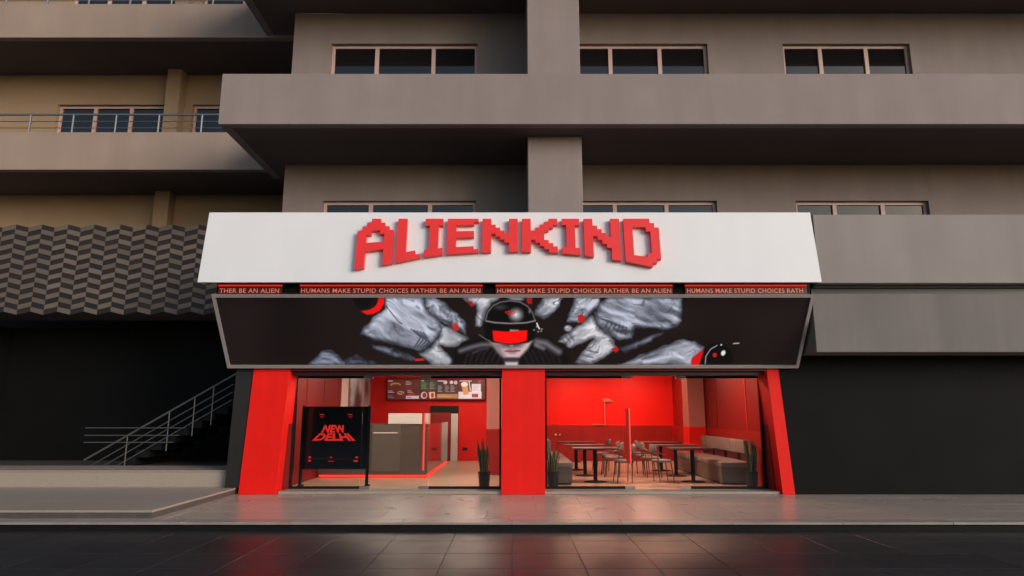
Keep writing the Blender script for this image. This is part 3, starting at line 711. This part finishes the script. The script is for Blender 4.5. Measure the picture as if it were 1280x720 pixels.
# counter
co = empty('service_counter', (-3.3, 16.3, .05), 'glossy taupe service counter with white raised end and red glow', 'counter')
box('counter_body', -4.64, -2.02, 16.3, 21.3, .13, 1.30, M_taupeg, co, bevel=.006)
box('plinth', -4.64, -2.06, 16.36, 21.25, .052, .128, M_blackg, co)
box('glow_strip', -4.60, -2.03, 16.31, 16.345, .065, .115, M_ledr, co)
box('glow_strip', -2.055, -2.03, 16.35, 21.2, .065, .115, M_ledr, co)
box('raised_end', -2.99, -2.03, 16.28, 16.75, 1.302, 1.555, M_wlam, co, bevel=.01)
box('display_panel', -3.36, -2.68, 16.275, 16.298, .2, 1.28, M_benchs, co, bevel=.004)
box('light_line', -3.33, -2.75, 16.266, 16.274, 1.09, 1.102, M_ledl, co)
# back doorway
dr = empty('back_doorway', (-2.2, 21.95, .05), 'dark doorway in the red back wall with white door edge', 'doorway')
box('opening', -2.68, -1.74, 21.955, 21.97, .052, 1.80, M_curt, dr); box('room_wall', -2.66, -2.0, 21.94, 21.953, .052, 1.58, M_redd, dr)
box('door_edge', -1.98, -1.76, 21.92, 21.953, .052, 1.55, M_wlam, dr)
sk = empty('wall_socket', (-1.4, 21.96, .3), 'small black socket low on the red back wall', 'socket')
box('plate', -1.60, -1.44, 21.955, 21.968, .38, .47, M_black, sk); box('switch', -1.55, -1.49, 21.949, 21.954, .405, .445, M_dark, sk)
# menu board
mb_ = empty('menu_board', (-2.5, 21.8, 2.0), 'wide printed menu board of four panels above the counter', 'menu board')
def paint_menu(u, v):
    X = u * 1280; Y = v * 260
    p = Painter(X, Y, (92, 34, 38))
    p.col = p.col * (.75 + .5 * p.n2(X / 90, Y / 60, 3))[:, None]
    def tx(x, y, w_, n_, c, dy=18, h=4.5):
        for k in range(n_): p.line([(x, y + dy * k), (x + w_ * (.6 + .4 * ((k * 37) % 10) / 10), y + dy * k)], h, c, soft=3, alpha=.85)
    p.fill([(0, 0), (430, 0), (430, 130), (0, 130)], (120, 52, 40), alpha=.6, soft=20); p.fill([(430, 0), (650, 0), (650, 140), (430, 140)], (62, 70, 60), soft=6)
    p.fill([(650, 0), (930, 0), (930, 180), (650, 180)], (74, 50, 54), soft=6)
    tx(20, 22, 80, 1, (230, 220, 215), h=7); p.ell(110, 70, 75, 28, (196, 150, 96)); p.ell(115, 82, 60, 20, (110, 46, 34)); tx(245, 30, 80, 3, (205, 200, 200))
    tx(20, 150, 85, 2, (226, 214, 210)); p.ell(180, 175, 50, 26, (190, 150, 110)); p.line([(150, 170), (210, 180)], 6, (90, 60, 40)); tx(20, 215, 80, 2, (150, 130, 190)); tx(270, 148, 70, 2, (226, 216, 214)); p.ell(320, 190, 55, 18, (180, 60, 40))
    p.fill([(250, 212), (420, 212), (420, 250), (250, 250)], (216, 210, 226), soft=3); tx(265, 232, 80, 1, (110, 100, 160))
    tx(450, 20, 40, 1, (230, 230, 225), h=7); tx(450, 45, 80, 5, (120, 165, 100)); tx(560, 45, 70, 5, (170, 180, 160), h=3)
    p.ell(485, 205, 46, 48, (236, 196, 196)); p.ell(490, 205, 28, 34, (130, 38, 60)); p.fill([(545, 165), (625, 160), (632, 240), (560, 248)], (232, 190, 176)); p.fill([(575, 180), (610, 178), (612, 232), (580, 236)], (150, 50, 50))
    tx(665, 22, 120, 1, (230, 224, 220), h=8); p.ell(760, 40, 28, 26, (222, 205, 200)); p.ell(840, 40, 26, 24, (228, 216, 214)); p.ell(895, 42, 26, 26, (214, 190, 186)); tx(668, 85, 55, 5, (200, 196, 200), h=3.5); tx(760, 85, 55, 5, (190, 170, 170), h=3.5); tx(830, 85, 60, 5, (200, 190, 196), h=3.5)
    p.fill([(650, 188), (925, 188), (925, 246), (650, 246)], (170, 124, 76)); tx(670, 205, 190, 2, (220, 180, 130))
    p.fill([(932, 160), (1235, 160), (1235, 250), (932, 250)], (214, 214, 226), soft=4); tx(950, 22, 250, 1, (222, 210, 208), h=7)
    p.fill([(965, 60), (1050, 40), (1070, 190), (1000, 200)], (206, 150, 96), soft=6); p.ell(1010, 65, 48, 34, (238, 232, 226)); p.line([(1070, 30), (1090, 150)], 6, (230, 226, 226))
    p.fill([(1105, 60), (1225, 60), (1225, 170), (1105, 170)], (222, 222, 234), soft=4); p.fill([(1110, 188), (1190, 188), (1190, 232), (1110, 232)], (146, 20, 60)); tx(1120, 200, 55, 2, (210, 120, 150), h=3); p.ell(1210, 30, 18, 18, (200, 40, 60))
    tx(1120, 75, 90, 5, (170, 172, 196), h=3)
    for x in (430, 650, 930): p.line([(x, 0), (x, 260)], 2, (30, 14, 16))
    return p.col
box('case', -4.10, -.86, 21.84, 21.99, 1.985, 2.67, M_black, mb_)
print_grid('printed_face', (-4.08, 21.836, 2.655), (-.88, 21.836, 2.655), (-4.08, 21.836, 2.0), 320, 66, paint_menu, M_menu, mb_)
# left wall poster (grey photograph)
po = empty('wall_poster', (-4.6, 20, 1.7), 'tall grey photo poster with white edge on the left shop wall', 'poster')
def paint_poster(u, v):
    X = u * 100; Y = v * 140; p = Painter(X, Y, (120, 104, 104))
    p.cloth([(25, -5), (105, -5), (105, 150), (25, 150)], 1.2, (190, 190, 200), dark=(60, 40, 42), L=40, W=14, seed=31, rim=3, fold=1)
    p.ell(52, 90, 16, 60, (70, 38, 40), soft=.6, alpha=.85); p.ell(84, 40, 10, 34, (88, 60, 52), soft=.7, alpha=.8); p.ell(60, 40, 8, 22, (225, 220, 222), soft=.8, alpha=.8); p.ell(92, 112, 12, 26, (222, 196, 206), soft=.7, alpha=.8)
    p.fill([(-1, -1), (20, -1), (20, 150), (-1, 150)], (206, 180, 172)); p.line([(21, 0), (21, 140)], 1.4, (60, 44, 48))
    return p.col
box('board', -4.652, -4.63, 18.2, 21.9, 1.15, 2.86, M_wlam, po)
print_grid('printed_face', (-4.627, 18.22, 2.84), (-4.627, 21.88, 2.84), (-4.627, 18.22, 1.17), 90, 90, paint_poster, M_post, po)
# display board inside the left window
kb = empty('display_board', (-3.75, 14.4, .05), 'black standing display board reading NEW DELHI in red', 'display board')
box('board', -4.42, -3.08, 14.36, 14.42, .40, 1.70, M_scrd, kb, bevel=.008)
for x0, x1 in ((-4.47, -4.425), (-3.075, -3.02)):
    box('leg', x0, x1, 14.35, 14.43, .052, 1.71, M_black, kb); box('foot', x0 - .01, x1 + .01, 14.2, 14.58, .0515, .075, M_black, kb)
def dtext(s_, x0b, x1b, x0t, x1t, zb, zt, bold=.02):
    text_mesh('lettering', s_, M_scr, kb, lambda x, y: ((x0b + (x1b - x0b) * x) * (1 - y) + (x0t + (x1t - x0t) * x) * y, 14.356, zb + (zt - zb) * y), bold=bold)
dtext('NEW', -4.05, -3.50, -3.98, -3.57, 1.15, 1.31, .05); dtext('DELHI', -4.24, -3.31, -4.08, -3.47, .985, 1.14, .05)
box('red_line', -4.2, -3.3, 14.354, 14.359, .612, .617, M_dred, kb)
for x, z, w_, h_ in ((-4.26, .645, .05, .04), (-4.26, .575, .05, .04), (-3.81, .645, .04, .02), (-3.81, .565, .12, .012), (-3.27, .645, .06, .03), (-3.29, .57, .09, .03), (-4.05, 1.53, .09, .016), (-4.05, 1.48, .07, .010), (-3.45, 1.53, .09, .016), (-3.44, 1.48, .07, .010)):
    box('red_mark', x - w_ / 2, x + w_ / 2, 14.353, 14.3595, z - h_ / 2, z + h_ / 2, M_scr, kb)
# cabinet and pipe
cb = empty('red_cabinet', (1.6, 21.6, .05), 'dark red low cabinet with two white knobs at the back', 'cabinet')
box('carcass', .70, 2.15, 21.35, 21.95, .052, 1.2, M_redd, cb, bevel=.006)
for x0, x1 in ((.73, 1.43), (1.44, 2.12)): box('door', x0, x1, 21.325, 21.348, .1, 1.16, M_redd, cb, bevel=.004)
for x in (1.37, 1.50): autosmooth(MB().lathe([(.005, .872), (.03, .88), (.034, .9), (.02, .925)], x, 21.30, 12).build('knob', M_wlam, cb))
pp = empty('wall_pipe', (3, 21.9, 1.2), 'thin white pipe bending down the red back wall', 'pipe')
autosmooth(MB().tube([(2.62, 21.92, 1.2), (3.02, 21.92, 1.2), (3.02, 21.92, 1.95), (3.3, 21.92, 1.95)], .018, 8).build('pipe', M_pink, pp))
box('valve', 2.97, 3.2, 21.86, 21.94, 1.93, 2.03, M_pink, pp, bevel=.01)
# benches
def bench(name_label, x0, x1, y0, y1, back_x, nback, y_back0):
    t = empty('bench', ((x0 + x1) / 2, (y0 + y1) / 2, .05), name_label, 'bench')
    box('base', x0 + .02, x1 - .02, y0 + .03, y1 - .03, .075, .40, M_benchs, t, bevel=.01)
    box('plinth', x0 + .05, x1 - .05, y0 + .06, y1 - .06, .0515, .074, M_black, t)
    n_ = 3; L_ = (y1 - y0) / n_
    for k in range(n_): autosmooth(box('seat_cushion', x0, x1, y0 + L_ * k + .004, y0 + L_ * (k + 1) - .004, .402, .52, M_seat, t, bevel=.035, seg=3))
    for k in range(nback):
        ya = y_back0 + k * .95
        bx = (back_x - .10, back_x) if back_x > (x0 + x1) / 2 else (back_x, back_x + .10)
        bc = autosmooth(box('back_cushion', bx[0], bx[1], ya, ya + .94, .68, .98, M_seat, t, bevel=.03, seg=3))
        cxp = (bx[0] + bx[1]) / 2
        box('bracket', cxp - .012, cxp + .012, ya + .40, ya + .43, .52, .70, M_black, t); box('bracket', cxp - .012, cxp + .012, ya + .52, ya + .55, .52, .70, M_black, t)
    return t
bench('long grey upholstered bench with back cushions along the right wall', 4.50, 5.20, 14.75, 19.0, 5.19, 4, 14.95)
bench('grey upholstered bench tucked behind the middle pier', .72, 1.32, 14.72, 19.0, .75, 4, 14.95)
# tables
def table(x, y, lx, ly, label):
    t = empty('table', (x, y, .05), label, 'table', 'dark pedestal tables in the shop')
    box('table_top', x - lx / 2, x + lx / 2, y - ly / 2, y + ly / 2, .765, .80, M_tab, t, bevel=.008)
    box('apron', x - .2, x + .2, y - .2, y + .2, .748, .764, M_black, t)
    autosmooth(MB().lathe([(.045, .085), (.045, .747)], x, y, 14).build('pedestal', M_black, t))
    autosmooth(MB().lathe([(.26, .0515), (.26, .06), (.2, .07), (.06, .084)], x, y, 24).build('base', M_black, t))
for x, y, l_ in ((1.87, 15.35, 'nearest to the window in the left row'), (1.80, 16.85, 'second from the window in the left row'), (1.74, 18.5, 'third from the window in the left row'),
                 (4.06, 15.35, 'nearest to the long grey bench end'), (4.02, 16.75, 'second along the long grey bench'), (4.0, 18.3, 'farthest along the long grey bench')):
    table(x, y, 1.0, .62, 'dark rectangular pedestal table ' + l_)
# chairs
ct = empty('chair', (0, 0, 0), 'metal hoop chair with grey padded seat', 'chair', 'hoop backed chairs at the shop tables')
def seat_pad():
    m = MB(); n_ = 20; prof = [(.12, .425), (.205, .43), (.225, .45), (.22, .475), (.17, .49), (.02, .492)]
    m.lathe(prof, 0, 0, n_); return m
autosmooth(seat_pad().build('seat', M_seat, ct), 60)
for sx in (-1, 1):
    autosmooth(MB().tube([(sx * .16, -.16, .43), (sx * .2, -.21, 0)], [.013, .011], 8).build('leg', M_chrome, ct))
    autosmooth(MB().tube([(sx * .19, .12, .0), (sx * .185, .14, .44), (sx * .19, .16, .62)], [.011, .013, .012], 8).build('leg', M_chrome, ct))
hp = []
for k in range(15):
    a = math.pi * (k / 14); hp.append((-.235 * math.cos(a), -.02 + .25 * math.sin(a), .60 + .14 * math.sin(a) ** 2))
autosmooth(MB().tube(hp, .013, 8).build('arm_hoop', M_chrome, ct))
bp_ = []
m = MB(); n_ = 9
for k in range(n_):
    a = math.pi * (.28 + .44 * k / (n_ - 1)); x = -.245 * math.cos(a); y = -.02 + .262 * math.sin(a); h_ = .055 + .045 * math.sin(math.pi * k / (n_ - 1))
    bp_.append([(x * .93, y - .03, .73 - h_), (x, y + .015, .73 - h_), (x, y + .015, .73 + h_), (x * .93, y - .03, .73 + h_)])
v = [q for r_ in bp_ for q in r_]; f = [(i * 4 + k, i * 4 + (k + 1) % 4, i * 4 + 4 + (k + 1) % 4, i * 4 + 4 + k) for i in range(n_ - 1) for k in range(4)] + [(0, 1, 2, 3), tuple(4 * (n_ - 1) + k for k in (3, 2, 1, 0))]
autosmooth(mk('backrest', v, f, M_seat, ct, bevel=.006), 60)
spots = [(2.50, 15.22, -1, 'nearest the door, facing the left row'), (2.46, 16.5, -1, 'second from the window, facing the left row'), (2.40, 18.2, -1, 'third from the window, facing the left row'), (2.46, 17.1, -1, 'between second and third tables of the left row'),
         (3.36, 15.35, 1, 'nearest the window, facing the bench table'), (3.34, 16.4, 1, 'second from the window, facing the bench tables'), (3.34, 17.2, 1, 'third from the window, facing the bench tables'), (3.34, 18.3, 1, 'farthest, facing the bench tables')]
for i, (x, y, s_, lb) in enumerate(spots):
    o = ct if i == 0 else copy_tree(ct)
    o.location = (x, y, .05); o.rotation_euler.z = s_ * R(-90) + R(random.uniform(-14, 14)) if s_ > 0 else R(-90) + R(random.uniform(-14, 14))
    o.rotation_euler.z = (R(90) if s_ > 0 else R(-90)) + R(random.uniform(-14, 14))
    o['label'] = 'metal hoop chair with grey padded seat, ' + lb
# plants
def plant(x, y, label, h=.5, seed=0):
    rnd = random.Random(seed)
    t = empty('snake_plant', (x, y, .05), label, 'plant', 'snake plants inside the shop window')
    p = autosmooth(MB().lathe([(.105, .0515), (.13, .33), (.14, .335), (.14, .36), (.12, .36), (.115, .32)], x, y, 18).build('pot', M_pot, t))
    mk('soil', [(x + .118 * math.cos(a), y + .118 * math.sin(a), .335) for a in [2 * math.pi * k / 14 for k in range(14)]], [tuple(range(14))], M_soil, t)
    for k in range(18):
        a = rnd.uniform(0, 6.28); r0 = rnd.uniform(.01, .085); lean = rnd.uniform(.02, .13); hh = h * rnd.uniform(.6, 1.1); w_ = rnd.uniform(.03, .044); tw = rnd.uniform(0, 3.14)
        vs_ = []; fs = []; nseg = 8
        for i in range(nseg + 1):
            f_ = i / nseg; rr = r0 + lean * f_ ** 1.5; cx = x + rr * math.cos(a); cy = y + rr * math.sin(a); z = .33 + hh * f_
            ww = w_ * (.55 + .9 * f_ - 1.42 * f_ ** 3); ta = tw + f_ * .9
            for s_ in (-1, -.75, 0, .75, 1):
                off = .010 * (1 - abs(s_)); vs_.append((cx + s_ * ww * math.cos(ta) - off * math.sin(ta), cy + s_ * ww * math.sin(ta) + off * math.cos(ta), z))
            if i:
                for q in range(4): fs.append(((i - 1) * 5 + q, (i - 1) * 5 + q + 1, i * 5 + q + 1, i * 5 + q))
        o = mk('leaf', vs_, fs, M_leaf, t, smooth=True); o.data.materials.append(M_leafe)
        for pi, pg in enumerate(o.data.polygons): pg.material_index = 1 if pi % 4 in (0, 3) else 0
plant(-.58, 14.32, 'tall snake plant in black pot left of the middle pier', .66, 3)
plant(.86, 14.32, 'snake plant in black pot right of the middle pier', .5, 4)
plant(5.02, 14.36, 'snake plant in black pot at the right end of the window', .62, 5)

# ================================================================== ACROSS THE STREET (added out of view to keep the shop glass reflections dark)
ob = empty('added_street_building', (0, -26, -.16), 'added unseen low dark building across the street, darkens the shop glass reflections', 'building')
wall_with_holes('wall', -60, 60, -.16, 5.5, -26.3, -26, [(x, x + 3, .2, 3) for x in range(-56, 56, 5)] , M_gdark, ob)
box('back', -60, 60, -27, -26.8, -.16, 5.5, M_dark, ob); box('roof', -60.2, 60.2, -27.2, -25.8, 5.502, 5.8, M_gdark, ob)
